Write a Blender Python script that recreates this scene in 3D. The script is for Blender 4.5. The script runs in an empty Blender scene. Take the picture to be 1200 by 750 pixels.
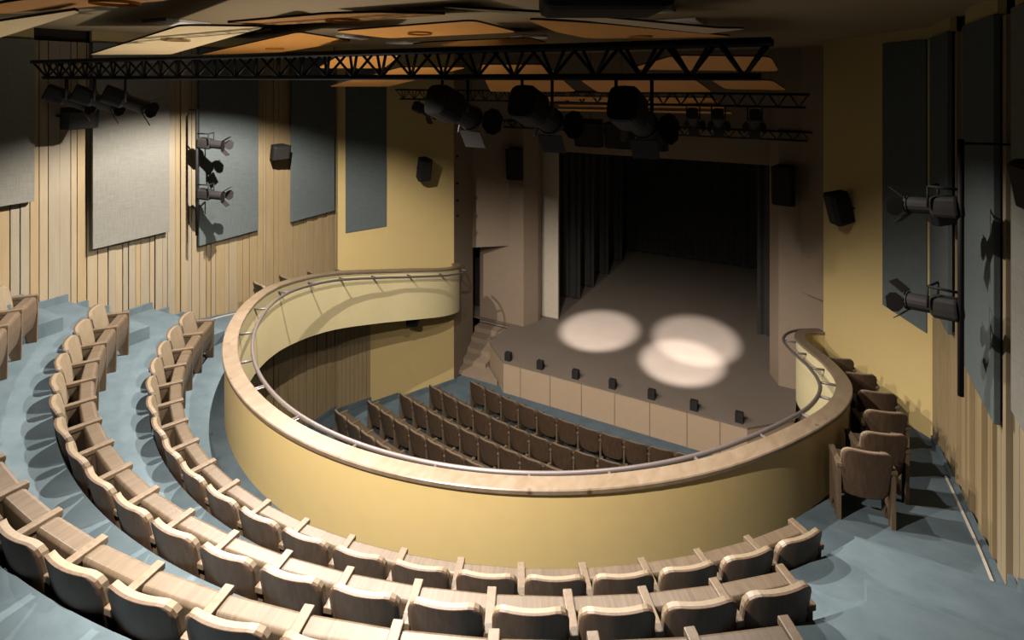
import bpy, bmesh, math, random
from mathutils import Vector, Matrix
random.seed(7)
SC = bpy.context.scene
COL = SC.collection
PI = math.pi

# ------------------------------------------------------------------ camera geometry (used only to find where things stand)
F = 666.67; Y0 = 92.0; TH = math.radians(28.2); ZC = 8.85; CX = 4.6
S_, C_ = math.sin(TH), math.cos(TH)
def c2b(X, d): return X*C_ - d*S_ + CX, X*S_ + d*C_
def at_h(px, py, h):                      # point on the level h metres above the eye
    d = F*h/(Y0-py); x, y = c2b((px-600)/F*d, d); return Vector((x, y, ZC+h))
def at_d(px, py, d):                      # point at depth d
    x, y = c2b((px-600)/F*d, d); return Vector((x, y, ZC-(py-Y0)/F*d))

# ------------------------------------------------------------------ materials
def nodes(name):
    m = bpy.data.materials.new(name); m.use_nodes = True
    nt = m.node_tree; b = nt.nodes['Principled BSDF']
    return m, nt, b
def plain(name, col, rough=0.6, metal=0.0, spec=0.3, var=0.06, scale=6.0):
    m, nt, b = nodes(name)
    b.inputs['Roughness'].default_value = rough; b.inputs['Metallic'].default_value = metal
    b.inputs['Specular IOR Level'].default_value = spec
    tc = nt.nodes.new('ShaderNodeTexCoord'); nz = nt.nodes.new('ShaderNodeTexNoise')
    nz.inputs['Scale'].default_value = scale; nz.inputs['Detail'].default_value = 3
    nt.links.new(tc.outputs['Object'], nz.inputs['Vector'])
    rp = nt.nodes.new('ShaderNodeValToRGB')
    rp.color_ramp.elements[0].position = .3; rp.color_ramp.elements[1].position = .7
    rp.color_ramp.elements[0].color = tuple(c*(1-var) for c in col)+(1,)
    rp.color_ramp.elements[1].color = tuple(min(1, c*(1+var)) for c in col)+(1,)
    nt.links.new(nz.outputs['Fac'], rp.inputs['Fac']); nt.links.new(rp.outputs['Color'], b.inputs['Base Color'])
    return m
def wood(name, dark, light, sc=(14, 14, 1.2), rough=0.5, spec=0.3, knots=False, rnd=True, detail=4):
    m, nt, b = nodes(name); L = nt.links.new
    b.inputs['Roughness'].default_value = rough; b.inputs['Specular IOR Level'].default_value = spec
    tc = nt.nodes.new('ShaderNodeTexCoord'); mp = nt.nodes.new('ShaderNodeMapping')
    mp.inputs['Scale'].default_value = sc
    L(tc.outputs['Object'], mp.inputs['Vector'])
    if rnd:
        oi = nt.nodes.new('ShaderNodeObjectInfo'); mu = nt.nodes.new('ShaderNodeMath'); mu.operation = 'MULTIPLY'
        mu.inputs[1].default_value = 37.0; L(oi.outputs['Random'], mu.inputs[0]); L(mu.outputs[0], mp.inputs['Location'])
    nz = nt.nodes.new('ShaderNodeTexNoise'); nz.inputs['Scale'].default_value = 3.0; nz.inputs['Detail'].default_value = detail
    nz.inputs['Roughness'].default_value = .6; nz.inputs['Distortion'].default_value = .6
    L(mp.outputs['Vector'], nz.inputs['Vector'])
    rp = nt.nodes.new('ShaderNodeValToRGB'); e = rp.color_ramp.elements
    e[0].position = .32; e[1].position = .68; e[0].color = dark+(1,); e[1].color = light+(1,)
    L(nz.outputs['Fac'], rp.inputs['Fac']); out = rp.outputs['Color']
    if knots:
        vo = nt.nodes.new('ShaderNodeTexVoronoi'); vo.inputs['Scale'].default_value = 3.6
        L(tc.outputs['Object'], vo.inputs['Vector'])
        kr = nt.nodes.new('ShaderNodeValToRGB'); k = kr.color_ramp.elements
        k[0].position = .06; k[1].position = .13; k[0].color = (.2, .1, .04, 1); k[1].color = (1, 1, 1, 1)
        L(vo.outputs['Distance'], kr.inputs['Fac'])
        mx = nt.nodes.new('ShaderNodeMix'); mx.data_type = 'RGBA'; mx.blend_type = 'MULTIPLY'; mx.inputs['Factor'].default_value = .8
        L(out, mx.inputs['A']); L(kr.outputs['Color'], mx.inputs['B']); out = mx.outputs['Result']
    L(out, b.inputs['Base Color'])
    return m
def fabric(name, col):
    m, nt, b = nodes(name); L = nt.links.new
    b.inputs['Roughness'].default_value = .95; b.inputs['Specular IOR Level'].default_value = .1
    tc = nt.nodes.new('ShaderNodeTexCoord'); outs = []
    for sc in ((10, 10, 130), (130, 130, 10)):
        mp = nt.nodes.new('ShaderNodeMapping'); mp.inputs['Scale'].default_value = sc
        L(tc.outputs['Object'], mp.inputs['Vector'])
        nz = nt.nodes.new('ShaderNodeTexNoise'); nz.inputs['Scale'].default_value = .45; nz.inputs['Detail'].default_value = 3
        L(mp.outputs['Vector'], nz.inputs['Vector']); outs.append(nz.outputs['Fac'])
    ad = nt.nodes.new('ShaderNodeMath'); ad.operation = 'MULTIPLY_ADD'; ad.inputs[1].default_value = .5
    h = nt.nodes.new('ShaderNodeMath'); h.operation = 'MULTIPLY'; h.inputs[1].default_value = .5
    L(outs[1], h.inputs[0]); L(outs[0], ad.inputs[0]); L(h.outputs[0], ad.inputs[2])
    rp = nt.nodes.new('ShaderNodeValToRGB'); e = rp.color_ramp.elements
    e[0].position = .38; e[1].position = .62
    e[0].color = tuple(c*.88 for c in col)+(1,); e[1].color = tuple(c*1.1 for c in col)+(1,)
    L(ad.outputs[0], rp.inputs['Fac']); L(rp.outputs['Color'], b.inputs['Base Color'])
    return m
def carpet(name, a, b_):
    m, nt, b = nodes(name); L = nt.links.new
    b.inputs['Roughness'].default_value = .95; b.inputs['Specular IOR Level'].default_value = .15
    tc = nt.nodes.new('ShaderNodeTexCoord')
    mp = nt.nodes.new('ShaderNodeMapping'); mp.inputs['Scale'].default_value = (1.0, 1.4, 1); mp.inputs['Rotation'].default_value = (0, 0, .5)
    L(tc.outputs['Object'], mp.inputs['Vector'])
    n1 = nt.nodes.new('ShaderNodeTexNoise'); n1.inputs['Scale'].default_value = 3.2; n1.inputs['Detail'].default_value = 6; n1.inputs['Roughness'].default_value = .62
    L(mp.outputs['Vector'], n1.inputs['Vector'])
    rp = nt.nodes.new('ShaderNodeValToRGB'); e = rp.color_ramp.elements
    e[0].position = .3; e[1].position = .72; e[0].color = a+(1,); e[1].color = b_+(1,)
    L(n1.outputs['Fac'], rp.inputs['Fac']); L(rp.outputs['Color'], b.inputs['Base Color'])
    return m

ALB = .36                                  # everything but the ceiling panels is fairly dark, the lamps are strong
q = lambda c: tuple(v*ALB for v in c)
M = {}
M['paint'] = plain('mustard_paint', q((.84, .63, .275)), .55, var=.02)
M['paint_cream'] = plain('cream_paint', q((.90, .765, .435)), .5, var=.02)
M['taupe'] = plain('taupe_panel', q((.46, .34, .24)), .6, var=.03)
M['riser'] = plain('stage_riser_panel', q((.64, .465, .315)), .55, var=.02)
M['groove'] = plain('panel_groove', q((.25, .18, .12)), .8)
M['carpet'] = carpet('blue_carpet', q((.115, .158, .185)), q((.165, .218, .245)))
M['stage'] = plain('stage_floor_paint', q((.29, .23, .185)), .55, var=.05, scale=1.5)
M['black'] = plain('black_metal', (.008, .008, .009), .6, spec=.12, var=.2)
M['lampbody'] = plain('spotlight_metal', (.013, .0115, .011), .7, spec=.12, var=.1)
M['drape'] = plain('black_drape', (.022, .021, .020), .95, spec=.05, var=.2)
M['drapegrey'] = plain('dark_grey_drape', (.03, .028, .026), .95, spec=.05, var=.1)
M['leg'] = plain('taupe_flat', q((.85, .72, .58)), .8, var=.05)
M['rail'] = plain('grey_metal', (.06, .048, .046), .45, metal=.2, spec=.4, var=.04)
M['cap'] = wood('maple_cap', q((.205, .14, .083)), q((.272, .205, .143)), (3.2, 1.6, 2.2), .4, .4, knots=True, rnd=False)
M['seat_dark'] = wood('walnut_veneer', q((.085, .048, .027)), q((.14, .085, .050)), (11, 11, .7), .5)
M['seat_mid'] = wood('oak_veneer', q((.145, .098, .058)), q((.21, .147, .092)), (10, 10, .8), .5)
M['seat_top'] = wood('oak_seat', q((.105, .070, .042)), q((.17, .12, .075)), (13, 1.0, .8), .48)
M['seat_light'] = wood('pale_oak', q((.26, .195, .125)), q((.315, .243, .163)), (9, 9, 1), .5)
M['slat_a'] = wood('slat_pale', q((.36, .30, .21)), q((.41, .345, .25)), (5, 5, .5), .55)
M['slat_b'] = wood('slat_tan', q((.41, .315, .195)), q((.46, .365, .235)), (5, 5, .5), .55)
M['slat_c'] = wood('slat_brown', q((.40, .29, .15)), q((.46, .34, .185)), (5, 5, .5), .55)
M['backing'] = plain('dark_backing', q((.035, .024, .014)), .8)
M['fab_light'] = fabric('oatmeal_fabric', q((.275, .265, .23)))
M['fab_dark'] = fabric('slate_fabric', q((.15, .175, .175)))
M['ceil'] = plain('ceiling_plaster', (.20, .145, .08), .8, var=.03)
M['cloud_cream'] = wood('cream_veneer', (.64, .47, .25), (.68, .505, .28), (3, 3, 3), .55)
M['cloud_orange'] = wood('amber_veneer', (.41, .170, .029), (.46, .20, .037), (3, 3, 3), .55)
M['cloud_grey'] = plain('greige_board', (.36, .27, .17), .7, var=.03)
M['white'] = plain('white_diffuser', (.78, .74, .68), .6, var=.02)
M['trim'] = plain('pale_trim', q((.70, .62, .52)), .5, var=.03)
M['lens'] = plain('lens_glass', (.02, .02, .025), .1, spec=.8)

# ------------------------------------------------------------------ mesh helpers
def link(o, parent=None):
    COL.objects.link(o)
    if parent: o.parent = parent
    return o
def obj(name, bm, m, parent=None, smooth=False, bevel=0.0):
    bmesh.ops.recalc_face_normals(bm, faces=bm.faces[:])
    me = bpy.data.meshes.new(name); bm.to_mesh(me); bm.free()
    for x in (m if isinstance(m, (list, tuple)) else [m]): me.materials.append(M[x])
    if smooth:
        for p in me.polygons: p.use_smooth = True
    o = bpy.data.objects.new(name, me); link(o, parent)
    if bevel:
        b = o.modifiers.new('Bevel', 'BEVEL'); b.width = bevel; b.segments = 2; b.limit_method = 'ANGLE'
    if smooth and not bevel:
        pass
    return o
def tag(o, label=None, cat=None, group=None, kind=None):
    if label: o['label'] = label
    if cat: o['category'] = cat
    if group: o['group'] = group
    if kind: o['kind'] = kind
    return o
def struct(o, label=None, cat=None): return tag(o, label, cat, kind='structure')
def thing(name, label, cat, loc=(0, 0, 0), rz=0.0, group=None):
    o = bpy.data.objects.new(name, None); o.empty_display_size = .2
    o.location = loc; o.rotation_euler = (0, 0, rz); link(o)
    return tag(o, label, cat, group)
def rename(o, n): o.name = n
def box(bm, x0, x1, y0, y1, z0, z1, mat=0, mx=None):
    vs = [bm.verts.new(v) for v in ((x0,y0,z0),(x1,y0,z0),(x1,y1,z0),(x0,y1,z0),(x0,y0,z1),(x1,y0,z1),(x1,y1,z1),(x0,y1,z1))]
    if mx:
        for v in vs: v.co = mx @ v.co
    for f in ((0,1,2,3),(4,5,6,7),(0,1,5,4),(1,2,6,5),(2,3,7,6),(3,0,4,7)):
        fc = bm.faces.new([vs[i] for i in f]); fc.material_index = mat
    return vs
def prism(bm, pts, z0, z1, mat=0):
    """upright prism over a plan polygon; z0, z1 numbers or functions of (x, y)"""
    g = lambda z, p: z(p[0], p[1]) if callable(z) else z
    lo = [bm.verts.new((p[0], p[1], g(z0, p))) for p in pts]; hi = [bm.verts.new((p[0], p[1], g(z1, p))) for p in pts]
    n = len(pts)
    for i in range(n):
        f = bm.faces.new((lo[i], lo[(i+1) % n], hi[(i+1) % n], hi[i])); f.material_index = mat
    for ring in (lo, hi):
        f = bm.faces.new(ring); f.material_index = mat
        bmesh.ops.triangulate(bm, faces=[f], ngon_method='EAR_CLIP')
def prism_x(bm, pts, x0, x1):
    """prism along x over a polygon in (y, z)"""
    a = [bm.verts.new((x0, p[0], p[1])) for p in pts]; b = [bm.verts.new((x1, p[0], p[1])) for p in pts]
    n = len(pts)
    for i in range(n): bm.faces.new((a[i], a[(i+1) % n], b[(i+1) % n], b[i]))
    for r in (a, b): bmesh.ops.triangulate(bm, faces=[bm.faces.new(r)], ngon_method='EAR_CLIP')
def tube(bm, path, r, n=10, caps=True, mat=0):
    rings = []; path = [Vector(p) for p in path]
    up = Vector((0, 0, 1))
    for i, p in enumerate(path):
        t = (path[min(i+1, len(path)-1)] - path[max(i-1, 0)]).normalized()
        ref = up if abs(t.dot(up)) < .95 else Vector((1, 0, 0))
        a = t.cross(ref).normalized(); b = a.cross(t).normalized()
        rr = r[i] if isinstance(r, (list, tuple)) else r
        rings.append([bm.verts.new(p + (a*math.cos(2*PI*k/n) + b*math.sin(2*PI*k/n))*rr) for k in range(n)])
    for i in range(len(rings)-1):
        for k in range(n):
            f = bm.faces.new((rings[i][k], rings[i][(k+1) % n], rings[i+1][(k+1) % n], rings[i+1][k])); f.material_index = mat; f.smooth = True
    if caps:
        for rg in (rings[0], rings[-1]): f = bm.faces.new(rg); f.material_index = mat
def lerp_table(t, xs, vs):
    if t <= xs[0]: return vs[0]
    for i in range(len(xs)-1):
        if t <= xs[i+1]:
            k = (t-xs[i])/(xs[i+1]-xs[i]); return vs[i]+k*(vs[i+1]-vs[i])
    return vs[-1]

# ------------------------------------------------------------------ the hall
CY = 9.33                                   # centre of the balcony arcs
ZT_Y = [5.5, 6.5, 7, 7.5, 8, 8.5, 9, 9.5, 10, 10.5, 11, 11.5, 12, 12.5, 13, 13.5, 14]
ZT_Z = [4.97, 4.96, 4.93, 4.87, 4.78, 4.69, 4.59, 4.48, 4.36, 4.24, 4.12, 4.01, 3.89, 3.76, 3.64, 3.53, 3.42]
def ztop(y): return lerp_table(y, ZT_Y, ZT_Z)
def zfloor(x, y): return 4.05 + (ztop(y)-4.93 if y > 7 else 0.0)

# outer edge of the parapet cap, half of it (x > 0), from the centre of the back to the end at the front wall
half = []
for i in range(0, 47):
    a = math.radians(i*2.0); half.append((5.04*math.sin(a), CY-5.04*math.cos(a)))
for p in ((5.0, 9.95), (4.93, 10.4), (4.82, 10.95), (4.67, 11.45), (4.53, 11.95), (4.43, 12.45), (4.40, 12.9), (4.45, 13.3), (4.58, 13.58), (4.76, 13.74)): half.append(p)
def catmull(P, n=3):
    out = []
    for i in range(len(P)-1):
        p0 = Vector(P[max(i-1, 0)]); p1 = Vector(P[i]); p2 = Vector(P[i+1]); p3 = Vector(P[min(i+2, len(P)-1)])
        for k in range(n):
            t = k/n
            out.append(.5*((2*p1)+(p2-p0)*t+(2*p0-5*p1+4*p2-p3)*t*t+(3*p1-p0-3*p2+p3)*t**3))
    out.append(Vector(P[-1])); return out
hs = [Vector((p[0], p[1])) for p in half[:44]] + catmull(half[44:], 4)
path = [Vector((-p.x, p.y)) for p in reversed(hs[1:])] + hs      # -x end ... +x end
nrm = []
for i in range(len(path)):
    t = (path[min(i+1, len(path)-1)]-path[max(i-1, 0)]).normalized(); nrm.append(Vector((-t.y, t.x)))   # towards the opening
def sweep(bm, prof):
    """prof: closed list of (inward offset, dz below the cap top)"""
    rings = []
    for p, n in zip(path, nrm):
        z = ztop(p.y); rings.append([bm.verts.new((p.x+n.x*o, p.y+n.y*o, z+dz)) for o, dz in prof])
    k = len(prof)
    for a, b in zip(rings[:-1], rings[1:]):
        for j in range(k): bm.faces.new((a[j], a[(j+1) % k], b[(j+1) % k], b[j]))
    for r in (rings[0], rings[-1]): bm.faces.new(r)

par = thing('balcony_parapet', 'curved mustard balcony parapet with a pale maple cap', 'parapet', (0, 0, 0))
bm = bmesh.new(); sweep(bm, [(.03, -.05), (.03, -1.27), (.175, -1.27), (.175, -.05)])
w = obj('panel', bm, ['paint', 'paint_cream'], par)
for p in w.data.polygons:                     # the face towards the opening is painted cream
    p.use_smooth = True
    c = p.center; i = min(range(len(path)), key=lambda q: (path[q].x-c.x)**2+(path[q].y-c.y)**2)
    off = (c.x-path[i].x)*nrm[i].x+(c.y-path[i].y)*nrm[i].y
    if off > .14: p.material_index = 1
mod = w.modifiers.new('e', 'EDGE_SPLIT'); mod.split_angle = .6
bm = bmesh.new(); sweep(bm, [(0, -.010), (0, -.045), (.205, -.045), (.205, -.010), (.195, 0), (.010, 0)])
cp = obj('cap', bm, 'cap', par, smooth=True); mod = cp.modifiers.new('e', 'EDGE_SPLIT'); mod.split_angle = .6

hr = thing('handrail', 'grey tubular handrail bracketed inside the curved balcony parapet', 'handrail')
rp = [Vector((p.x+n.x*.40, p.y+n.y*.40, ztop(p.y)-.12)) for p, n in zip(path, nrm)]
# keep the rail from folding at the reversed curves near the ends
bm = bmesh.new(); tube(bm, rp, .026, 12); obj('rail', bm, 'rail', hr)
acc = 0.0; last = None; nextd = .35
for i, (p, n) in enumerate(zip(path, nrm)):
    if last is not None: acc += (p-last).length
    last = p
    if acc >= nextd and i < len(path)-2:
        nextd += 1.02; z = ztop(p.y)-.125
        bm = bmesh.new(); tube(bm, [(p.x+n.x*.165, p.y+n.y*.165, z), (p.x+n.x*.40, p.y+n.y*.40, z)], .019, 8)
        obj('bracket', bm, 'rail', hr)

# floors of the balcony: the walkway behind the parapet, the ramps along the arms, the raked tiers and the aisle stairs
WX = 6.15
def inner(i, o=.05): return (path[i].x+nrm[i].x*o, path[i].y+nrm[i].y*o)
bm = bmesh.new()
YS = inner(next(i for i in range(len(path)) if path[i].x > 0 and path[i].y > 6.9))[1]
low = [i for i in range(len(path)) if inner(i)[1] <= YS+1e-6]
prism(bm, [(-WX, YS)]+[inner(i) for i in low]+[(WX, YS), (WX, -2.2), (-WX, -2.2)], 3.72, 4.05)
WALLX = lambda y: WX if y <= 10.7 else 6.2-(y-10.7)*(6.24-4.72)/(13.80-10.7)
for sgn in (-1, 1):
    arm = [i for i in range(len(path)) if path[i].y > 6.8 and path[i].x*sgn > 0]
    arm = [i for i in arm if path[i].y < 13.72]
    if sgn < 0: arm = arm[::-1]
    for a, b in zip(arm[:-1], arm[1:]):
        pa, pb = inner(a), inner(b)
        if pa[1] < YS-1e-6: continue
        q = [pa, pb, (sgn*WALLX(pb[1]), pb[1]), (sgn*WALLX(pa[1]), pa[1])]
        prism(bm, q, lambda x, y: ztop(y)-1.25, zfloor)
def arc_tier(bm, r0, r1, xm, cy, z0, z1, clamp=None, n=72):
    """solid tier between two arcs about (0, cy), cut at |x| < xm"""
    a1 = math.asin(min(1, xm/r1)); a0 = math.asin(min(1, xm/r0)); cols = []
    for i in range(n+1):
        t = -1+2*i/n; col = []
        for r_, a_ in ((r0, a0), (r1, a1)):
            x, y = r_*math.sin(a_*t), cy-r_*math.cos(a_*t)
            if clamp: w = clamp(y); x = max(-w, min(w, x))
            col += [bm.verts.new((x, y, z0)), bm.verts.new((x, y, z1))]
        cols.append(col)                       # inner low, inner high, outer low, outer high
    for p, q_ in zip(cols[:-1], cols[1:]):
        for a, b in ((1, 3), (0, 2), (0, 1), (2, 3)): bm.faces.new((p[a], p[b], q_[b], q_[a]))
    for c in (cols[0], cols[-1]): bm.faces.new((c[0], c[1], c[3], c[2]))
TIER = [(5.89, 4.64), (6.80, 5.23), (7.71, 5.82), (8.7, 6.41), (9.6, 7.0)]
for k, (r, z) in enumerate(TIER):
    r1 = TIER[k+1][0] if k+1 < len(TIER) else 11.2
    arc_tier(bm, r, r1+.002, 4.93, CY, 4.04, z)
stair = [(6.67, 4.25), (6.37, 4.45), (6.07, 4.64), (5.35, 4.84), (5.03, 5.04), (4.74, 5.23), (4.15, 5.43), (3.85, 5.63), (3.55, 5.82), (2.9, 6.02), (2.6, 6.22), (2.3, 6.41), (1.6, 6.7), (1.2, 7.0), (-2.2, 7.0)]
for sgn in (-1, 1):
    for (y, z), (y2, _) in zip(stair[:-1], stair[1:]):
        xs = sorted((sgn*4.93, sgn*WX))
        prism(bm, [(xs[0], y2), (xs[1], y2), (xs[1], y), (xs[0], y)], 4.04, z)
        xs = sorted((sgn*6.12, sgn*6.165)); prism(bm, [(xs[0], y2), (xs[1], y2), (xs[1], y), (xs[0], y)], 4.04, z+.11)   # carpet upstand
    xs = sorted((sgn*6.12, sgn*6.165))
    prism(bm, [(xs[0], 6.67), (xs[1], 6.67), (xs[1], 10.6), (xs[0], 10.6)], 3.2, lambda x, y: zfloor(x, y)+.11)
struct(obj('floor_balcony', bm, 'carpet'))
for sgn, nm in ((-1, 'trim_1'), (1, 'trim_2')):
    bm = bmesh.new(); xs = sorted((sgn*6.06, sgn*6.083)); ys = [6.70+.25*i for i in range(11)]
    for a, b in zip(ys[:-1], ys[1:]):
        prism(bm, [(xs[0], a), (xs[1], a), (xs[1], b), (xs[0], b)], lambda x, y: zfloor(x, y)-.02, lambda x, y: zfloor(x, y)+.018)
    struct(obj(nm, bm, 'trim'))

# stalls floor
GY = 26.66
bm = bmesh.new()
prism(bm, [(-6.15, -2), (6.15, -2), (6.15, 10.7), (4.6, 14.6), (4.0, 15.0), (-4.0, 15.0), (-4.6, 14.6), (-6.15, 10.7)], -.2, 0.0)
for r, r1, z in ((14.55, 15.42, .04), (15.42, 16.30, .16), (16.30, 17.20, .30), (17.20, 18.1, .42), (18.1, 19.0, .54)):
    arc_tier(bm, r, r1, 6.12, GY, -.01, z, WALLX)
# carpet upstand at the foot of the stalls walls, stepping with the rake
def stall_z(x, y):
    r = math.hypot(x, y-GY)
    for lim, z in ((18.1, .54), (17.2, .42), (16.3, .30), (15.42, .16), (14.55, .04)):
        if r > lim: return z
    return 0.0
for sgn in (-1, 1):
    y = 8.0
    while y < 13.7:
        y2 = y+.1; a = sgn*(WALLX(y)+.03); b = sgn*(WALLX(y2)+.03)
        if y > 10.7: a, b = sgn*(WALLX(y)+.02), sgn*(WALLX(y2)+.02)
        z = stall_z(a, (y+y2)/2)+.12
        prism(bm, [(a-sgn*.04, y), (b-sgn*.04, y2), (b, y2), (a, y)], -.01, z); y = y2
struct(obj('floor', bm, 'carpet'))

# slatted side walls with plain mustard walls towards the stage
for sgn, nm in ((-1, 'wall_left'), (1, 'wall_right')):
    rnd = random.Random(11 if sgn < 0 else 23)
    bm = bmesh.new(); y = -2.2; prev = -1
    while y < 10.68:
        w_ = rnd.choice((.06, .08, .10, .13, .16, .20)) if y > 7.2 else rnd.choice((.09, .12, .14, .16))
        y2 = min(y+w_, 10.68); dep = rnd.choice((0, .01, .022)) if sgn < 0 else rnd.choice((0, .025, .05))
        if y > 6.9: mt = rnd.choice((1, 2, 2, 2, 2))
        elif y > 5.7: mt = rnd.choice((0, 0, 1, 2))
        else: mt = rnd.choice((0, 0, 0, 1, 1, 2))
        xa, xb = sorted((sgn*(6.17-dep+.03), sgn*6.26))
        box(bm, xa, xb, y+.006, y2-.006, 0, 9.45, mt); y = y2
    xa, xb = sorted((sgn*6.26, sgn*6.4)); box(bm, xa, xb, -2.2, 10.7, -.2, 9.65, 3)
    ax, ay, bx_, by_ = sgn*6.20, 10.70, sgn*5.81, 11.50
    for k in range(8):                      # the slats carry on round the corner under the balcony
        f0, f1 = k/8, (k+.93)/8
        q = [(ax+(bx_-ax)*f, ay+(by_-ay)*f) for f in (f0, f1)]
        prism(bm, [q[0], q[1], (q[1][0]+sgn*.04, q[1][1]+.02), (q[0][0]+sgn*.04, q[0][1]+.02)], 0, 2.85, 2)
    struct(obj(nm, bm, ['slat_a', 'slat_b', 'slat_c', 'backing']))
    bm = bmesh.new()
    a, b = (sgn*6.24, 10.66), (sgn*4.72, 13.80)
    n = Vector((b[1]-a[1], -(b[0]-a[0]))).normalized()*sgn*1.0
    if n.x*sgn < 0: n = -n
    prism(bm, [a, b, (b[0]+n.x*.25, b[1]+n.y*.25), (a[0]+n.x*.25, a[1]+n.y*.25)], -.2, 9.66)
    struct(obj('wall_front_left' if sgn < 0 else 'wall_front_right', bm, 'paint'))
    # return wall beside the stage
    bm = bmesh.new(); prism(bm, [(sgn*4.72, 13.82), (sgn*5.2, 15.6), (sgn*5.45, 15.6), (sgn*4.97, 13.93)], -.2, 9.66)
    struct(obj('wall_return_left' if sgn < 0 else 'wall_return_right', bm, 'taupe'))
    bm = bmesh.new(); prism(bm, [(sgn*5.2, 15.55), (sgn*4.24, 16.3), (sgn*5.6, 16.35), (sgn*5.6, 15.6)], 3.4, 9.66)
    struct(obj('wall_overhang_left' if sgn < 0 else 'wall_overhang_right', bm, 'taupe'))
    bm = bmesh.new(); prism(bm, [(sgn*5.36, 16.3), (sgn*3.72, 16.3), (sgn*3.47, 16.86), (sgn*3.47, 17.1), (sgn*5.36, 17.1)], .7, 9.66)
    struct(obj('wall_pier_left' if sgn < 0 else 'wall_pier_right', bm, 'taupe'))
bm = bmesh.new(); box(bm, -3.5, 3.5, 16.86, 17.1, 6.5, 9.66); struct(obj('wall_header', bm, 'taupe'))
bm = bmesh.new(); box(bm, -6.4, 6.4, -2.4, -2.2, -.2, 9.66); struct(obj('wall_back', bm, 'slat_b'))
bm = bmesh.new(); box(bm, -6.6, 6.6, -2.4, 17.2, 9.65, 9.8); struct(obj('ceiling', bm, 'ceil'))
# stage house
bm = bmesh.new()
box(bm, -7.2, 7.2, 26.4, 26.6, 0, 9.8); box(bm, -7.2, -7.0, 15.6, 26.5, 0, 9.8); box(bm, 7.0, 7.2, 15.6, 26.5, 0, 9.8); box(bm, -7.2, 7.2, 17.2, 26.5, 9.65, 9.8)
box(bm, -7.1, -5.36, 17.0, 17.15, 0, 9.7); box(bm, 5.36, 7.1, 17.0, 17.15, 0, 9.7)
box(bm, -7.1, -5.3, 15.5, 15.56, 0, 9.7); box(bm, 5.3, 7.1, 15.5, 15.56, 0, 9.7)
struct(obj('wall_stage', bm, 'drape'))

# stage platform
st = thing('stage', 'low grey brown stage with a panelled riser', 'stage')
bm = bmesh.new()
front = [(-4.15, 14.85), (-3.2, 14.0), (3.2, 14.0), (4.15, 14.85)]
prism(bm, [(-3.2, 14.0), (3.2, 14.0), (4.15, 14.85), (4.15, 16.2), (-4.15, 16.2), (-4.15, 14.85)], .84, .874)
prism(bm, [(-7.0, 16.2), (7.0, 16.2), (7.0, 26.4), (-7.0, 26.4)], .84, .874)
obj('deck', bm, 'stage', st)
bm = bmesh.new()
prism(bm, [(-3.19, 14.02), (3.19, 14.02), (4.13, 14.87), (4.13, 16.2), (-4.13, 16.2), (-4.13, 14.87)], -.05, .84)
for x in (-2.65, -1.75, -.85, .05, .95, 1.85, 2.6): box(bm, x-.006, x+.006, 14.008, 14.03, 0, .84, 1)
obj('riser', bm, ['riser', 'groove'], st)
for sgn, lab in ((-1, 'narrow brown steps climbing to the stage beside the left mustard wall'), (1, 'narrow brown steps climbing to the stage beside the right mustard wall')):
    sp = thing('stage_steps', lab, 'steps', group='steps at the sides of the stage')
    xl = lambda y: 4.74+(y-13.82)*(5.2-4.72)/(15.6-13.82)-.01 if y < 15.6 else 5.29
    for i in range(5):
        y0 = 14.25+.40*i; y1 = y0+.40 if i < 4 else 16.2
        bm = bmesh.new(); prism(bm, [(sgn*xl(y0), y0), (sgn*4.16, y0), (sgn*4.16, y1), (sgn*xl(y1), y1)], 0, .146*(i+1))
        if i == 0: prism(bm, [(sgn*4.16, 14.25), (sgn*3.52, 14.25), (sgn*4.16, 14.83)], 0, .146)
        obj('step', bm, 'taupe', sp)

# masking on the stage
def drape(name, label, cat, x0, x1, y, z0, z1, m, waves=7, amp=.035, group=None):
    bm = bmesh.new(); n = waves*8; fr, bk = [], []
    for i in range(n+1):
        x = x0+(x1-x0)*i/n; dy = amp*math.sin(2*PI*waves*i/n)
        fr.append((x, y+dy)); bk.append((x, y+dy+.03))
    prism(bm, fr+bk[::-1], z0, z1)
    o = obj(name, bm, m, smooth=False); tag(o, label, cat, group); return o
for sgn, sd in ((-1, 'left'), (1, 'right')):
    if sgn < 0:
        bm = bmesh.new(); box(bm, -4.4, -2.97, 17.35, 17.43, .874, 9.4)
        o = obj('stage_flat', bm, 'leg'); tag(o, 'tall pale taupe flat standing behind the left proscenium pier', 'stage flat')
    for k, (y, xe, od) in enumerate(((19.3, 2.95, 'first'), (20.6, 2.90, 'second'), (22.25, 2.88, 'third'), (24.1, 2.88, 'fourth'))):
        drape('stage_curtain', f'dark side curtain on the {sd} of the stage, {od} behind the flat', 'curtain', sgn*(xe+1.7), sgn*xe, y, .874, 9.3, 'drapegrey', 6, .04, 'side curtains of the stage')
drape('backdrop_curtain', 'black curtain hanging across the rear of the stage', 'curtain', -6.5, 6.5, 25.9, .874, 9.4, 'drape', 26, .06)
for y, z in ((18.6, 6.55), (21.4, 6.5)):
    drape('stage_curtain', f'black border curtain above the stage, {"in front" if y < 20 else "farther upstage"}', 'curtain', -4.8, 4.8, y, z, 9.5, 'drape', 18, .04)

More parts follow.
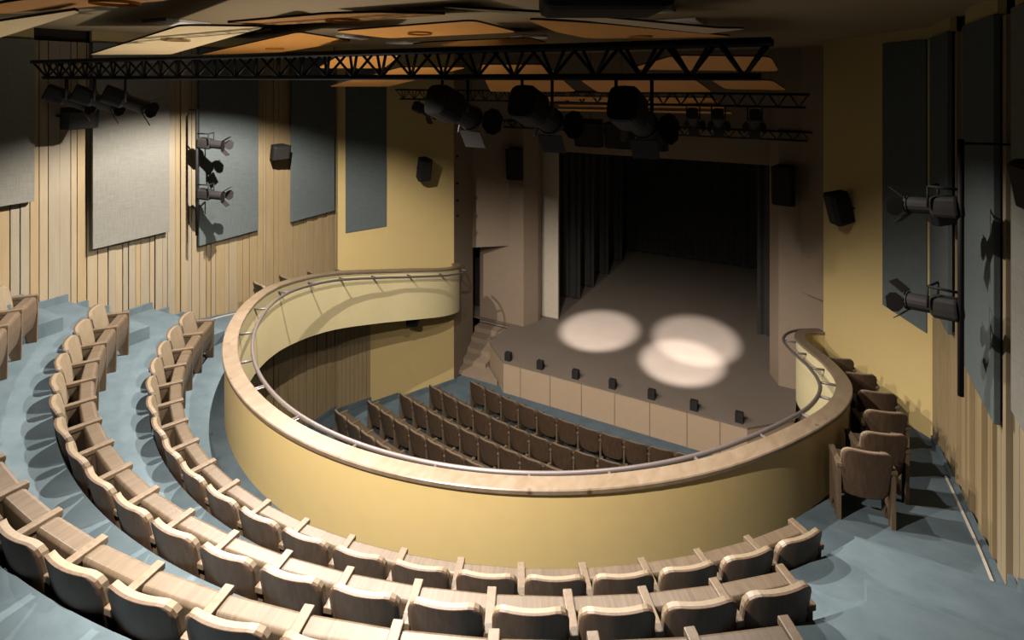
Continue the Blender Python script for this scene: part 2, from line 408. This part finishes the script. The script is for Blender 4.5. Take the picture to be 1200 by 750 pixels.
# footlight boxes along the stage edge
for k, x in enumerate((-3.1, -2.1, -1.06, -.04, .97, 1.99, 3.01)):
    t = thing('stage_monitor', f'small black box on the stage edge, {("first", "second", "third", "fourth", "fifth", "sixth", "seventh")[k]} from the steps', 'speaker', (x, 14.14, .874), 0, 'small boxes along the stage edge')
    bm = bmesh.new(); box(bm, -.09, .09, -.07, .07, 0, .23); obj('cabinet', bm, 'lampbody', t, bevel=.012)
    bm = bmesh.new(); box(bm, -.075, .075, .066, .078, .02, .21); obj('grille', bm, 'black', t)

# ------------------------------------------------------------------ theatre seats
def seat_meshes():
    out = {}
    def shell(w, z0, z1, rt, rb, thick, ycen, nx=14, nz=12):
        bm = bmesh.new(); fr, bk = [], []
        for j in range(nz+1):
            s = j/nz; s = .5-.5*math.cos(PI*s); z = z0+(z1-z0)*s
            hw = w
            if z1-z < rt: hw = w-rt+math.sqrt(max(0, rt*rt-(rt-(z1-z))**2))
            if z-z0 < rb: hw = w-rb+math.sqrt(max(0, rb*rb-(rb-(z-z0))**2))
            a, b = [], []
            for i in range(nx+1):
                u = -1+2*i/nx; x = hw*u; uu = x/w
                y = ycen(z)+.045*uu*uu
                zz = z+(.018*(1-uu*uu) if z < .5*(z0+z1) else 0)*-1
                a.append(bm.verts.new((x, y, zz))); b.append(bm.verts.new((x*1.0, y-thick, zz)))
            fr.append(a); bk.append(b)
        for g in (fr, bk):
            for j in range(nz):
                for i in range(nx): f = bm.faces.new((g[j][i], g[j][i+1], g[j+1][i+1], g[j+1][i])); f.smooth = True
        for j in range(nz):
            for i in (0, nx): bm.faces.new((fr[j][i], fr[j+1][i], bk[j+1][i], bk[j][i]))
        for i in range(nx):
            for j in (0, nz): bm.faces.new((fr[j][i], fr[j][i+1], bk[j][i+1], bk[j][i]))
        return bm
    yc = lambda z: -.10-.115*((z-.30)/.55)
    out['backrest'] = (shell(.247, .31, .85, .09, .10, .018, yc), 'seat_dark')
    out['back_pad'] = (shell(.244, .40, .846, .088, .06, .036, lambda z: yc(z)+.0365), 'seat_light')
    bm = bmesh.new()
    prism_x(bm, [(.03, .612), (.045, .632), (.14, .632), (.166, .618), (.178, .59), (.182, .45), (.165, .32), (.14, .22), (.10, .17), (.07, .18), (.055, .3)], -.243, .243)
    out['seat'] = (bm, 'seat_top')
    bm = bmesh.new()
    prism_x(bm, [(-.13, .622), (.185, .622), (.183, .35), (.175, 0), (.075, 0), (.06, .10), (.03, .15), (-.01, .15), (-.04, .10), (-.05, 0), (-.13, 0)], -.021, .021)
    out['side_panel'] = (bm, 'seat_mid')
    bm = bmesh.new(); box(bm, -.032, .032, -.15, .190, .608, .652)
    out['armrest'] = (bm, 'seat_mid')
    res = {}
    for k, (b, mt) in out.items():
        o = obj(k, b, mt, bevel={'seat': .008, 'side_panel': .005, 'armrest': .006}.get(k, 0)); res[k] = o
    return res
PROTO = seat_meshes()
used = set()
def part(kind, parent, loc=None):
    if kind not in used: used.add(kind); o = PROTO[kind]
    else: o = PROTO[kind].copy(); COL.objects.link(o)
    o.parent = parent
    if loc: o.location = loc
    else: o.location = (0, 0, 0)
    return o
def seat(loc, rz, label, group, end=False, half=.278, both=True):
    t = thing('theatre_seat', label, 'seat', loc, rz, group)
    part('backrest', t); part('back_pad', t); part('seat', t)
    a = part('side_panel', t, (-half, 0, 0)); part('armrest', a)
    if end: a = part('side_panel', t, (half, 0, 0)); part('armrest', a)
    return t
ORD = ('first', 'second', 'third', 'fourth', 'fifth', 'sixth', 'seventh', 'eighth', 'ninth', 'tenth', 'eleventh', 'twelfth', 'thirteenth', 'fourteenth',
       'fifteenth', 'sixteenth', 'seventeenth', 'eighteenth', 'nineteenth', 'twentieth')
ROWS = [  # radius of the seat origin, floor, first seat angle, step (degrees), count, row phrase
    (5.70, 4.05, -55.5+2.65, 5.398, 20, 'in the balcony row by the parapet'),
    (6.61, 4.64, -46.3+2.33, 4.678, 19, 'in the middle balcony row'),
    (7.52, 5.23, -41.3+2.06, 4.127, 19, 'in the topmost balcony row')]
for R, z, a0, da, n, ph in ROWS:
    for i in range(n):
        a = math.radians(a0+da*i)
        seat((R*math.sin(a), CY-R*math.cos(a), z), a, f'wooden seat {ph}, {ORD[i]} from the left aisle', 'wooden seats '+ph, end=(i == n-1), half=R*math.radians(da)/2)
# single seats stepping down along each arm of the balcony
ARM = [(5.04, 7.36, 13), (5.235, 8.02, 20), (5.335, 8.87, 17), (5.32, 9.82, 16), (5.16, 10.85, 16), (4.89, 11.75, 16)]
ARM_L = [(5.10, 7.72, 13), (5.27, 8.50, 10), (5.36, 9.35, 6), (5.36, 10.2, 4)]
for sgn, sd, lst in ((1, 'right', ARM), (-1, 'left', ARM_L)):
    for i, (x, y, rot) in enumerate(lst):
        seat((sgn*x, y, zfloor(x, y)+.0), math.radians(rot)*sgn, f'single wooden seat on the sloping {sd} balcony arm, {ORD[i]} from its upper end', 'single seats along the balcony arms', end=True, half=.262)
# stalls
STALL = [  # origin radius, floor, first corner angle, step, count, words
    (14.19, 0.0, -14.86, 2.19, 13, 'in the stalls row next to the stage'),
    (15.10, .04, -17.11, 2.06, 13, 'in the second stalls row from the stage'),
    (15.98, .16, -17.27, 1.946, 12, 'in the third stalls row from the stage'),
    (16.86, .30, -17.43, 1.848, 10, 'in the fourth stalls row from the stage'),
    (17.70, .42, -17.45, 1.765, 7, 'in the fifth stalls row from the stage')]
for R, z, a0, da, n, ph in STALL:
    for i in range(n):
        a = math.radians(a0+da*(i+.5))
        seat((.14+R*math.sin(a), GY-R*math.cos(a), z), a, f'wooden seat {ph}, {ORD[i]} from the mustard wall', 'wooden seats '+ph, end=(i == n-1), half=R*math.radians(da)/2)

# ------------------------------------------------------------------ acoustic panels
def wall_panel(x, y0, y1, z0, m, label, z1=9.46):
    t = thing('acoustic_panel', label, 'wall panel', (x, (y0+y1)/2, z0), 0, None)
    s = -1 if x > 0 else 1; w_ = (y1-y0)/2
    bm = bmesh.new(); xs = sorted((0, s*-.055)); box(bm, xs[0], xs[1], -w_, w_, 0, z1-z0); obj('fabric_face', bm, m, t, bevel=.006)
    bm = bmesh.new(); xs = sorted((s*-.055, s*-.085)); box(bm, xs[0], xs[1], -w_+.03, w_-.03, .03, z1-z0-.03); obj('backing_board', bm, 'backing', t)
    bm = bmesh.new(); xs = sorted((s*-.03, s*-.10)); box(bm, xs[0], xs[1], -w_, w_, z1-z0+.004, z1-z0+.19); obj('top_fascia', bm, 'paint', t)
for sgn, sd in ((-1, 'left'), (1, 'right')):
    wall_panel(sgn*6.09, 9.18, 10.50, 5.53, 'fab_dark', f'narrow slate fabric panel on the {sd} slatted wall beside the mustard wall')
    wall_panel(sgn*6.08, 6.94, 8.28, 5.56, 'fab_dark', f'slate fabric panel behind the spotlight pole on the {sd} wall')
    wall_panel(sgn*6.07, 5.07, 6.35, 5.99, 'fab_light', f'oatmeal fabric panel on the {sd} slatted wall next to the spotlight pole')
    wall_panel(sgn*6.07, 2.95, 4.27, 6.95, 'fab_light', f'oatmeal fabric panel high on the {sd} wall at the back of the hall')
    # on the mustard wall
    a = Vector((sgn*6.24, 10.66)); b = Vector((sgn*4.72, 13.80)); d = (b-a).normalized()
    n = Vector((-d.y*1, d.x)); n = n if n.x*sgn < 0 else -n
    p = Vector((sgn*5.90, 11.42))
    rz = math.atan2(d.y, d.x)-PI/2
    t = thing('acoustic_panel', f'slate fabric panel on the plain {sd} mustard wall', 'wall panel', (p.x+n.x*.05, p.y+n.y*.05, 4.87), rz)
    s = 1 if sgn < 0 else -1
    bm = bmesh.new(); xs = sorted((0, s*-.055)); box(bm, xs[0], xs[1], -.56, .56, 0, 4.59); obj('fabric_face', bm, 'fab_dark', t, bevel=.006)
    bm = bmesh.new(); xs = sorted((s*-.055, s*-.08)); box(bm, xs[0], xs[1], -.53, .53, .03, 4.56); obj('backing_board', bm, 'backing', t)

# ------------------------------------------------------------------ ceiling clouds
def rounded(P, r=.14):
    out = []; n = len(P)
    for i in range(n):
        a, b, c = P[i-1], P[i], P[(i+1) % n]
        da, dc = (a-b), (c-b); k = min(r, da.length*.4, dc.length*.4)
        p0 = b+da.normalized()*k; p1 = b+dc.normalized()*k
        for t in (0, .25, .5, .75, 1): out.append(p0*(1-t)**2+b*2*t*(1-t)+p1*t*t)
    return out
def cloud(pts, m, label, spot=None, r=.14, th=.02):
    c = sum(pts, Vector())/len(pts)
    # plane through the points: least squares z = ax + by + c
    P = [p-c for p in pts]
    sxx = sum(p.x*p.x for p in P); syy = sum(p.y*p.y for p in P); sxy = sum(p.x*p.y for p in P); sxz = sum(p.x*p.z for p in P); syz = sum(p.y*p.z for p in P)
    D = sxx*syy-sxy*sxy; A = (sxz*syy-syz*sxy)/D; B = (syz*sxx-sxz*sxy)/D
    Q = [Vector((p.x, p.y, A*p.x+B*p.y)) for p in P]
    t = thing('ceiling_cloud', label, 'ceiling panel', c)
    bm = bmesh.new(); R = rounded(Q, r)
    lo = [bm.verts.new(q) for q in R]; hi = [bm.verts.new(q+Vector((0, 0, th))) for q in R]; n = len(R)
    bm.faces.new(lo); bm.faces.new(hi)
    for i in range(n): bm.faces.new((lo[i], lo[(i+1) % n], hi[(i+1) % n], hi[i])).material_index = 1
    obj('board', bm, [m, 'backing'], t)
    if spot:
        x, y = spot[0]-c.x, spot[1]-c.y; z = A*x+B*y
        nn = Vector((-A, -B, 1)).normalized(); q = nn.to_track_quat('Z', 'Y').to_matrix().to_4x4(); q.translation = Vector((x, y, z))
        bm = bmesh.new()
        for rr in (.135, .142): bmesh.ops.create_cone(bm, segments=32, radius1=rr, radius2=rr, depth=.022, cap_ends=False)
        bm.transform(Matrix.Translation((0, 0, -.008))); bm.transform(q); obj('downlight_ring', bm, m, t)
        DOWN.append((spot[0], spot[1], c.z+z-.004))
    return c, A, B
DOWN = []
H = at_h; D = at_d
def hull(*a): return [H(*x) for x in a]
cloud(hull((-40, 60, .36), (-60, 34, .46), (88, 11, .46), (93, 14, .45), (0, 47, .38)), 'cloud_cream', 'pale cream ceiling panel in the upper left corner')
cloud(hull((-10, 17, .5), (-5, 5, .5), (110, -12, .5), (230, -12, .5), (195, 1, .5)), 'cloud_orange', 'amber ceiling panel running along the top edge at the left', spot=at_h(135, 2, .5)[:2])
cloud(hull((105, 64, .36), (212, 31, .46), (312, 31, .47), (200, 64, .36)), 'cloud_cream', 'pale cream ceiling panel above the left end of the front truss', spot=at_h(206, 48, .41)[:2])
cloud(hull((235, 64, .44), (350, 38, .54), (413, 48, .54), (300, 66, .45)), 'cloud_orange', 'amber ceiling panel beside the cream one above the front truss', spot=at_h(322, 56, .5)[:2])
cloud(hull((264, 27, .5), (330, 29, .5), (430, 24, .5), (525, 17, .5), (440, 15, .5), (380, 17, .5)), 'cloud_orange', 'thin amber ceiling panel high up between the two downlight panels', r=.05, spot=at_h(402, 23, .5)[:2])
cloud(hull((390, 36, .55), (555, 25.5, .57), (607, 37, .55), (455, 46, .50)), 'cloud_orange', 'broad amber ceiling panel with a downlight above the middle of the truss', spot=at_h(492, 37, .55)[:2])
cloud(hull((480, 52, .57), (500, 50, .58), (620, 45, .62), (642, 50, .60), (600, 56, .54)), 'cloud_orange', 'narrow amber ceiling panel just above the middle of the truss')
cloud(hull((517, 8.5, .5), (660, 17, .5), (840, 33, .5), (875, 34, .5), (830, 40, .48), (690, 24, .5)), 'cloud_grey', 'long greige ceiling panel seen nearly edge on at the top', r=.05)
cloud(hull((617, 23, .5), (700, 28, .5), (860, 42, .5), (790, 46, .46), (690, 45, .46), (652, 37, .48)), 'cloud_orange', 'amber ceiling panel with a downlight above the right of the truss', spot=at_h(750, 40, .5)[:2])
def slope(label, m, tops, bots, r=.14):
    cloud([D(*a) for a in tops]+[D(*a) for a in bots[::-1]], m, label, r=r)
slope('amber ceiling panel glimpsed through the left half of the truss', 'cloud_orange', [(400, 64, 7.6), (470, 64, 7.6)], [(372, 80, 8.9), (450, 80, 8.9)])
slope('amber ceiling panel dipping just below the truss left of the middle', 'cloud_orange', [(470, 79, 8.4), (548, 79, 8.4)], [(385, 101.5, 11.0), (455, 101.5, 11.0)])
slope('amber ceiling panel dipping below the middle of the truss', 'cloud_orange', [(560, 76, 8.0), (640, 76, 8.0)], [(575, 107.5, 10.5), (675, 107.5, 10.5)])
slope('amber ceiling panel dipping below the truss over the hanging spotlights', 'cloud_orange', [(680, 94, 8.2), (815, 94, 8.2)], [(700, 108, 10.2), (834, 108, 10.2)])
slope('large amber ceiling panel behind the right end of the truss', 'cloud_orange', [(790, 64, 7.3), (903, 68, 7.3)], [(735, 82, 8.0), (913, 83, 8.0)])
slope('amber ceiling panel under the right end of the truss', 'cloud_orange', [(832, 94.5, 8.4), (905, 93, 8.4)], [(850, 103, 9.6), (922, 107, 9.6)])
slope('amber ceiling panel between the middle truss and the proscenium', 'cloud_orange', [(640, 113, 11.5), (835, 115, 11.5)], [(642, 121, 12.2), (845, 122, 12.2)], r=.08)
slope('thin amber ceiling panel behind the middle truss, nearer of two', 'cloud_orange', [(655, 122.5, 12.5), (848, 125.3, 12.0)], [(655, 124.5, 12.9), (848, 127.5, 12.4)], r=.05)
slope('thin amber ceiling panel behind the middle truss, farther of two', 'cloud_orange', [(650, 127.5, 13.0), (856, 131.2, 12.5)], [(650, 129.8, 13.4), (858, 133.6, 12.9)], r=.05)

# flat white ceiling fittings
WL = [('between the cream ceiling panels at the left', (165, 25.5), (195, 22), (247, 27.5), (222, 30.5)), ('beside the cream ceiling panel over the truss', (300, 36.5), (318, 33.5), (352, 37.5), (338, 39.5)),
      ('at the end of the amber panel left of the middle', (393, 41.8), (403, 41), (433, 44.2), (424, 45.4)), ('just above the truss left of the middle', (452, 49.6), (476, 48), (493, 49.5), (474, 51)),
      ('above the middle of the truss', (598, 43.6), (612, 41.6), (642, 41.8), (640, 44.3)), ('beside the black ceiling box', (728, 15), (780, 6), (792, 11.5), (752, 15)),
      ('above the right end of the truss', (760, 25), (815, 21.5), (824, 26), (790, 26.5)), ('behind the long greige ceiling panel', (793, 35.5), (825, 34), (840, 36.5), (806, 37.5))]
for w_, *q in WL:
    t = tag(obj('ceiling_light', (lambda bm: (prism(bm, [tuple(at_h(a, b, .785)[:2]) for a, b in q], 9.61, 9.645), bm)[1])(bmesh.new()), 'white'), f'flat white ceiling light, {w_}', 'ceiling light')

# black box on the ceiling
t = thing('ceiling_projector', 'large black box hung from the ceiling at the top edge', 'projector', at_h(706, 6, .5))
bm = bmesh.new(); box(bm, -.42, .42, -.32, .32, -.06, .16); obj('housing', bm, 'black', t, bevel=.06)
bm = bmesh.new(); box(bm, -.05, .05, -.05, .05, .15, .31); obj('mount', bm, 'black', t)
t.rotation_euler = (0, 0, TH)

# ------------------------------------------------------------------ trusses
def truss(y, half_w, zb, zt, rr, label, dep=.11, bays=16):
    t = thing('lighting_truss', label, 'truss', (0, y, zb), 0, 'lighting trusses')
    h = zt-zb
    for dy, z, nm in ((0, 0, 'chord'), (-dep, h, 'chord'), (dep, h, 'chord')):
        bm = bmesh.new(); e = half_w if z else half_w-.06; tube(bm, [(-e, dy, z), (e, dy, z)], rr, 10); obj(nm, bm, 'black', t)
    bm = bmesh.new(); s = 2*half_w/bays
    for k in range(bays):
        xa = -half_w+s*k; xm = xa+s/2; xb = xa+s
        for dy in (-dep, dep):
            tube(bm, [(xa+.02, dy, h), (xm, 0, 0)], rr*.52, 6); tube(bm, [(xm, 0, 0), (xb-.02, dy, h)], rr*.52, 6)
        tube(bm, [(xa+.01, -dep, h), (xb-.01, dep, h)], rr*.4, 6)
    obj('lattice', bm, 'black', t)
    return t
truss(3.66, 4.37, 8.86, 9.065, .024, 'long black lighting truss across the hall, closest to the balcony seats', .10, 28)
truss(11.02, 4.49, 8.35, 8.575, .021, 'black lighting truss over the stage front, second from the seats', .10, 27)
truss(16.2, 4.64, 7.27, 7.49, .021, 'lowest black lighting truss along the proscenium header', .09, 24)

# ------------------------------------------------------------------ spotlights
def aim_matrix(d):
    d = Vector(d).normalized(); x = d.cross(Vector((0, 0, 1))).normalized(); z = x.cross(d)
    m = Matrix((x, d, z)).transposed().to_4x4(); return m       # local y -> d
def spot(loc, d, label, s=1.0, hang=None, pole=None, group=None, doors=(0, 1, 2, 3)):
    """profile spotlight: rear housing, barrel, lens, four barn doors, yoke"""
    t = thing('spotlight', label, 'spotlight', loc, 0, group)
    mt = aim_matrix(d)
    bm = bmesh.new()
    w_, h_ = .105*s, .125*s; oc = []
    for k in range(16):
        a = 2*PI*k/16; ca, sa = math.cos(a), math.sin(a)
        oc.append((w_*math.copysign(abs(ca)**.5, ca), h_*math.copysign(abs(sa)**.5, sa)))
    def loft(secs, bm):
        rs = [[bm.verts.new(mt @ Vector((x*k, y, z*k))) for x, z in prof] for y, k, prof in secs]
        n = len(rs[0])
        for a, b in zip(rs[:-1], rs[1:]):
            for i in range(n): bm.faces.new((a[i], a[(i+1) % n], b[(i+1) % n], b[i]))
        bm.faces.new(rs[0]); bm.faces.new(rs[-1])
    loft([(-.27*s, .92, oc), (-.25*s, 1, oc), (-.03*s, 1, oc), (0, .86, oc)], bm)
    body = obj('housing', bm, 'lampbody', t)
    ci = [(.095*s*math.cos(2*PI*k/16), .095*s*math.sin(2*PI*k/16)) for k in range(16)]
    bm = bmesh.new(); loft([(-.02*s, 1, ci), (.24*s, 1, ci), (.24*s, 1.12, ci), (.27*s, 1.12, ci)], bm); obj('barrel', bm, 'lampbody', t)
    bm = bmesh.new(); loft([(.268*s, .95, ci), (.276*s, .9, ci)], bm); obj('lens', bm, 'lens', t)
    for k in doors:
        q = Matrix.Rotation(k*PI/2, 4, 'Y')
        bm = bmesh.new(); r = .105*s; e = .17*s; a = math.radians(38)
        pt = lambda x, f: Vector((x*s, .27*s+e*f*math.cos(a), r+e*f*math.sin(a)))
        P = [pt(-.10, 0), pt(.10, 0), pt(.10, 1), pt(-.10, 1)] if k % 2 == 0 else [pt(-.06, 0), pt(.06, 0), pt(.11, .35), pt(.11, .7), pt(.06, 1), pt(-.06, 1), pt(-.11, .7), pt(-.11, .35)]
        lo = [bm.verts.new(mt @ (q @ p)) for p in P]; hi = [bm.verts.new(mt @ (q @ (p+Vector((0, -.004, .006))))) for p in P]
        bm.faces.new(lo); bm.faces.new(hi)
        for i in range(len(P)): bm.faces.new((lo[i], lo[(i+1) % len(P)], hi[(i+1) % len(P)], hi[i]))
        obj('barn_door', bm, 'lampbody', t)
    xr = mt @ Vector((1, 0, 0)); bm = bmesh.new(); o = .125*s
    up = Vector((0, 0, 1))
    if hang:
        bm.free()
        for sg in (-1, 1):
            bm = bmesh.new(); a = xr*o*sg; tube(bm, [a+up*-.02, a+up*hang], .012, 8); obj('hanging_rod', bm, 'black', t)
    else:
        pv = Vector(pole)-Vector(loc); pv.z = 0
        top = .24*s
        tube(bm, [xr*o, xr*o+up*top], .011, 8); tube(bm, [xr*-o, xr*-o+up*top], .011, 8); tube(bm, [xr*o+up*top, xr*-o+up*top], .011, 8)
        obj('yoke', bm, 'black', t)
        bm = bmesh.new(); near = min((xr*o+up*top, xr*-o+up*top), key=lambda v: (v-pv).length)
        tube(bm, [near, Vector((pv.x, pv.y, near.z))], .014, 8); obj('clamp', bm, 'black', t)
    return t
G = 'spotlights hung from the front truss'
for k, x in enumerate((-3.72, -3.06, -2.40)):
    spot((x, 3.66, 8.60), (.46, .84, -.42), f'spotlight under the left end of the long truss, {ORD[k]} from the wall', .84, hang=.255, group=G)
for k, x in enumerate((2.11, 2.82, 3.53)):
    spot((x, 3.70, 8.61), (.02, .94, -.34), f'large dark spotlight under the right half of the long truss, {ORD[k]} from its middle', .97, hang=.245, group=G, doors=(1, 2, 3))
for k, (x, lab) in enumerate(((-3.75, 'spotlight alone under the left end of the middle truss'), (2.55, 'spotlight under the middle truss, first of three at its right end'), (3.0, 'spotlight under the middle truss, second of three at its right end'), (3.62, 'spotlight under the middle truss, last of three at its right end'))):
    spot((x, 11.02, 8.10), (-.1 if x > 0 else .2, .86, -.45), lab, .95, hang=.245, group='spotlights hung from the middle truss')
for sgn, sd in ((-1, 'left'), (1, 'right')):
    t = thing('spotlight_pole', f'vertical black pole fixed to the {sd} slatted wall carrying two spotlights', 'pole', (sgn*5.79, 6.70, 5.87), 0, 'wall poles for spotlights')
    bm = bmesh.new(); tube(bm, [(0, 0, 0), (0, 0, 2.41)], .026, 12); obj('tube', bm, 'black', t)
    for z in (2.37,):
        bm = bmesh.new(); tube(bm, [(0, 0, z), (sgn*.42, .12, z)], .012, 8); obj('wall_bracket', bm, 'black', t)
    for z, lv in ((7.60, 'upper'), (6.63, 'lower')):
        spot((sgn*5.60, 6.86, z), (-sgn*.85, .5, -.12), f'{lv} spotlight on the black pole on the {sd} wall', .85, pole=(sgn*5.79, 6.70, z), group='spotlights on the wall poles')

# ------------------------------------------------------------------ loudspeakers
def speaker(loc, rz, tilt, w_, d_, h_, label, arm=None, group='black loudspeakers'):
    t = thing('loudspeaker', label, 'speaker', loc, 0, group)
    mt = Matrix.Rotation(rz, 4, 'Z') @ Matrix.Rotation(tilt, 4, 'X')      # front is local +y
    bm = bmesh.new(); P = [(-w_/2, d_*.35), (-w_*.35, d_/2), (w_*.35, d_/2), (w_/2, d_*.35), (w_*.32, -d_/2), (-w_*.32, -d_/2)]
    prism(bm, P, -h_/2, h_/2); bm.transform(mt); obj('cabinet', bm, 'black', t, bevel=.015)
    bm = bmesh.new(); box(bm, -w_*.33, w_*.33, d_/2-.005, d_/2+.01, -h_*.45, h_*.45); bm.transform(mt); obj('grille', bm, 'lampbody', t)
    if arm:
        bm = bmesh.new(); tube(bm, [mt @ Vector((0, -d_*.4, 0)), Vector(arm)-Vector(loc)], .02, 8); obj('wall_bracket', bm, 'black', t)
    return t
for sgn, sd in ((-1, 'left'), (1, 'right')):
    speaker((sgn*4.98, 12.70, 6.35), sgn*math.radians(118), math.radians(-14), .38, .36, .60, f'black loudspeaker angled down from the plain {sd} mustard wall', arm=(sgn*5.30, 12.72, 6.35))
    speaker((sgn*5.95, 8.72, 7.22), sgn*math.radians(95), math.radians(-10), .44, .28, .30, f'small black loudspeaker on the {sd} slatted wall between the slate panels', arm=(sgn*6.2, 8.72, 7.22))
    speaker((sgn*5.80, 4.72, 8.22) if sgn < 0 else (5.87, 4.45, 8.22), sgn*math.radians(95), math.radians(-10), .52, .36, .29, f'black loudspeaker high on the {sd} wall above the oatmeal panel', arm=(sgn*6.2, 4.6, 8.25))
    speaker((sgn*3.86, 16.02, 6.14), PI-sgn*math.radians(8), math.radians(-6), .56, .40, .98, f'tall black loudspeaker fixed to the {sd} proscenium pier', arm=(sgn*3.9, 16.32, 6.14))
for k in range(3):
    t = speaker(((k-1)*.86, 14.75, 7.36), PI, math.radians(-8), .84, .55, .68, f'black loudspeaker hung above the stage front, {("nearer the left", "central one", "nearer the right")[k]} of the cluster of three', group='centre speaker cluster')
    bm = bmesh.new(); tube(bm, [(0, 0, .3), (0, 0, 2.3)], .006, 6); obj('cable', bm, 'black', t)
speaker((-4.9, 12.1, 2.45), math.radians(-60), 0, .45, .3, .30, 'small black loudspeaker under the left arm of the balcony', arm=(-4.9, 12.1, 2.66))
for z in (6.55, 5.75, 5.25, 4.8):
    bm = bmesh.new(); box(bm, -4.80, -4.735, 14.0, 14.08, z-.03, z+.03)
    o = obj('wall_hook', bm, 'black'); tag(o, f'small black bracket on the dark wall beside the stage, {dict(zip((6.55,5.75,5.25,4.8),("topmost","second from top","third from top","lowest")))[z]}', 'bracket', 'brackets on the return wall')

# ------------------------------------------------------------------ lights
HOUSE_COL = (1, .92, .82)
def lamp(name, loc, target, W, size, blend, col=(1, .87, .70), rad=.06):
    l = bpy.data.lights.new(name, 'SPOT'); l.energy = W; l.spot_size = math.radians(size); l.spot_blend = blend; l.color = col; l.shadow_soft_size = rad
    o = bpy.data.objects.new(name, l); o.location = loc
    d = Vector(target)-Vector(loc); o.rotation_euler = d.to_track_quat('-Z', 'Y').to_euler(); COL.objects.link(o); return o
# the downlights that are switched on: those over the two side blocks and the middle, and one over the rear seats
for (x, y, z), W in zip(DOWN, (0, 0, 6400, 0, 5300, 1500)):
    if W: lamp('house_downlight', (x, y, z), (x, y, 0), W, 140, .33, HOUSE_COL, .025)
lamp('house_downlight', (-3.0, 1.9, 9.1), (-3.0, 1.9, 0), 800, 130, .5, HOUSE_COL, .025)
lamp('house_downlight', (1.4, 1.2, 9.3), (1.4, 4.9, 4.4), 6000, 82, .75, HOUSE_COL, .025)
# unseen uplight without a fitting, added in the balcony opening to brighten the ceiling panels
lamp('added_uplight', (-1.1, 5.2, 4.1), (-1.9, 4.3, 9.6), 1150, 94, 1.0, HOUSE_COL, .33)
lamp('stage_spot_light', (-1.5, 11.3, 8.0), (-1.5, 17.1, .87), 22000, 17, .6, (1, .96, .92))
lamp('stage_spot_light', (2.5, 11.3, 8.0), (1.35, 17.85, .87), 22000, 17, .6, (1, .96, .92))
lamp('stage_spot_light', (1.5, 11.3, 8.0), (1.24, 16.3, .87), 22000, 17, .6, (1, .96, .92))
W_ = bpy.data.worlds.new('world'); SC.world = W_; W_.use_nodes = True
W_.node_tree.nodes['Background'].inputs[0].default_value = (0, 0, 0, 1)

# ------------------------------------------------------------------ camera
cam = bpy.data.cameras.new('camera'); cam.sensor_width = 36; cam.sensor_fit = 'HORIZONTAL'; cam.lens = 36*F/1200
cam.shift_y = -(375-Y0)/1200; cam.clip_start = .05
co = bpy.data.objects.new('camera', cam); co.location = (CX, 0, ZC); co.rotation_euler = (PI/2, 0, TH); COL.objects.link(co); SC.camera = co
SC.view_settings.view_transform = 'Standard'; SC.view_settings.look = 'None'; SC.view_settings.gamma = 1; SC.view_settings.exposure = 0
SC.view_settings.use_curve_mapping = False
SC.cycles.max_bounces = 8; SC.cycles.diffuse_bounces = 1
SC.cycles.use_denoising = True
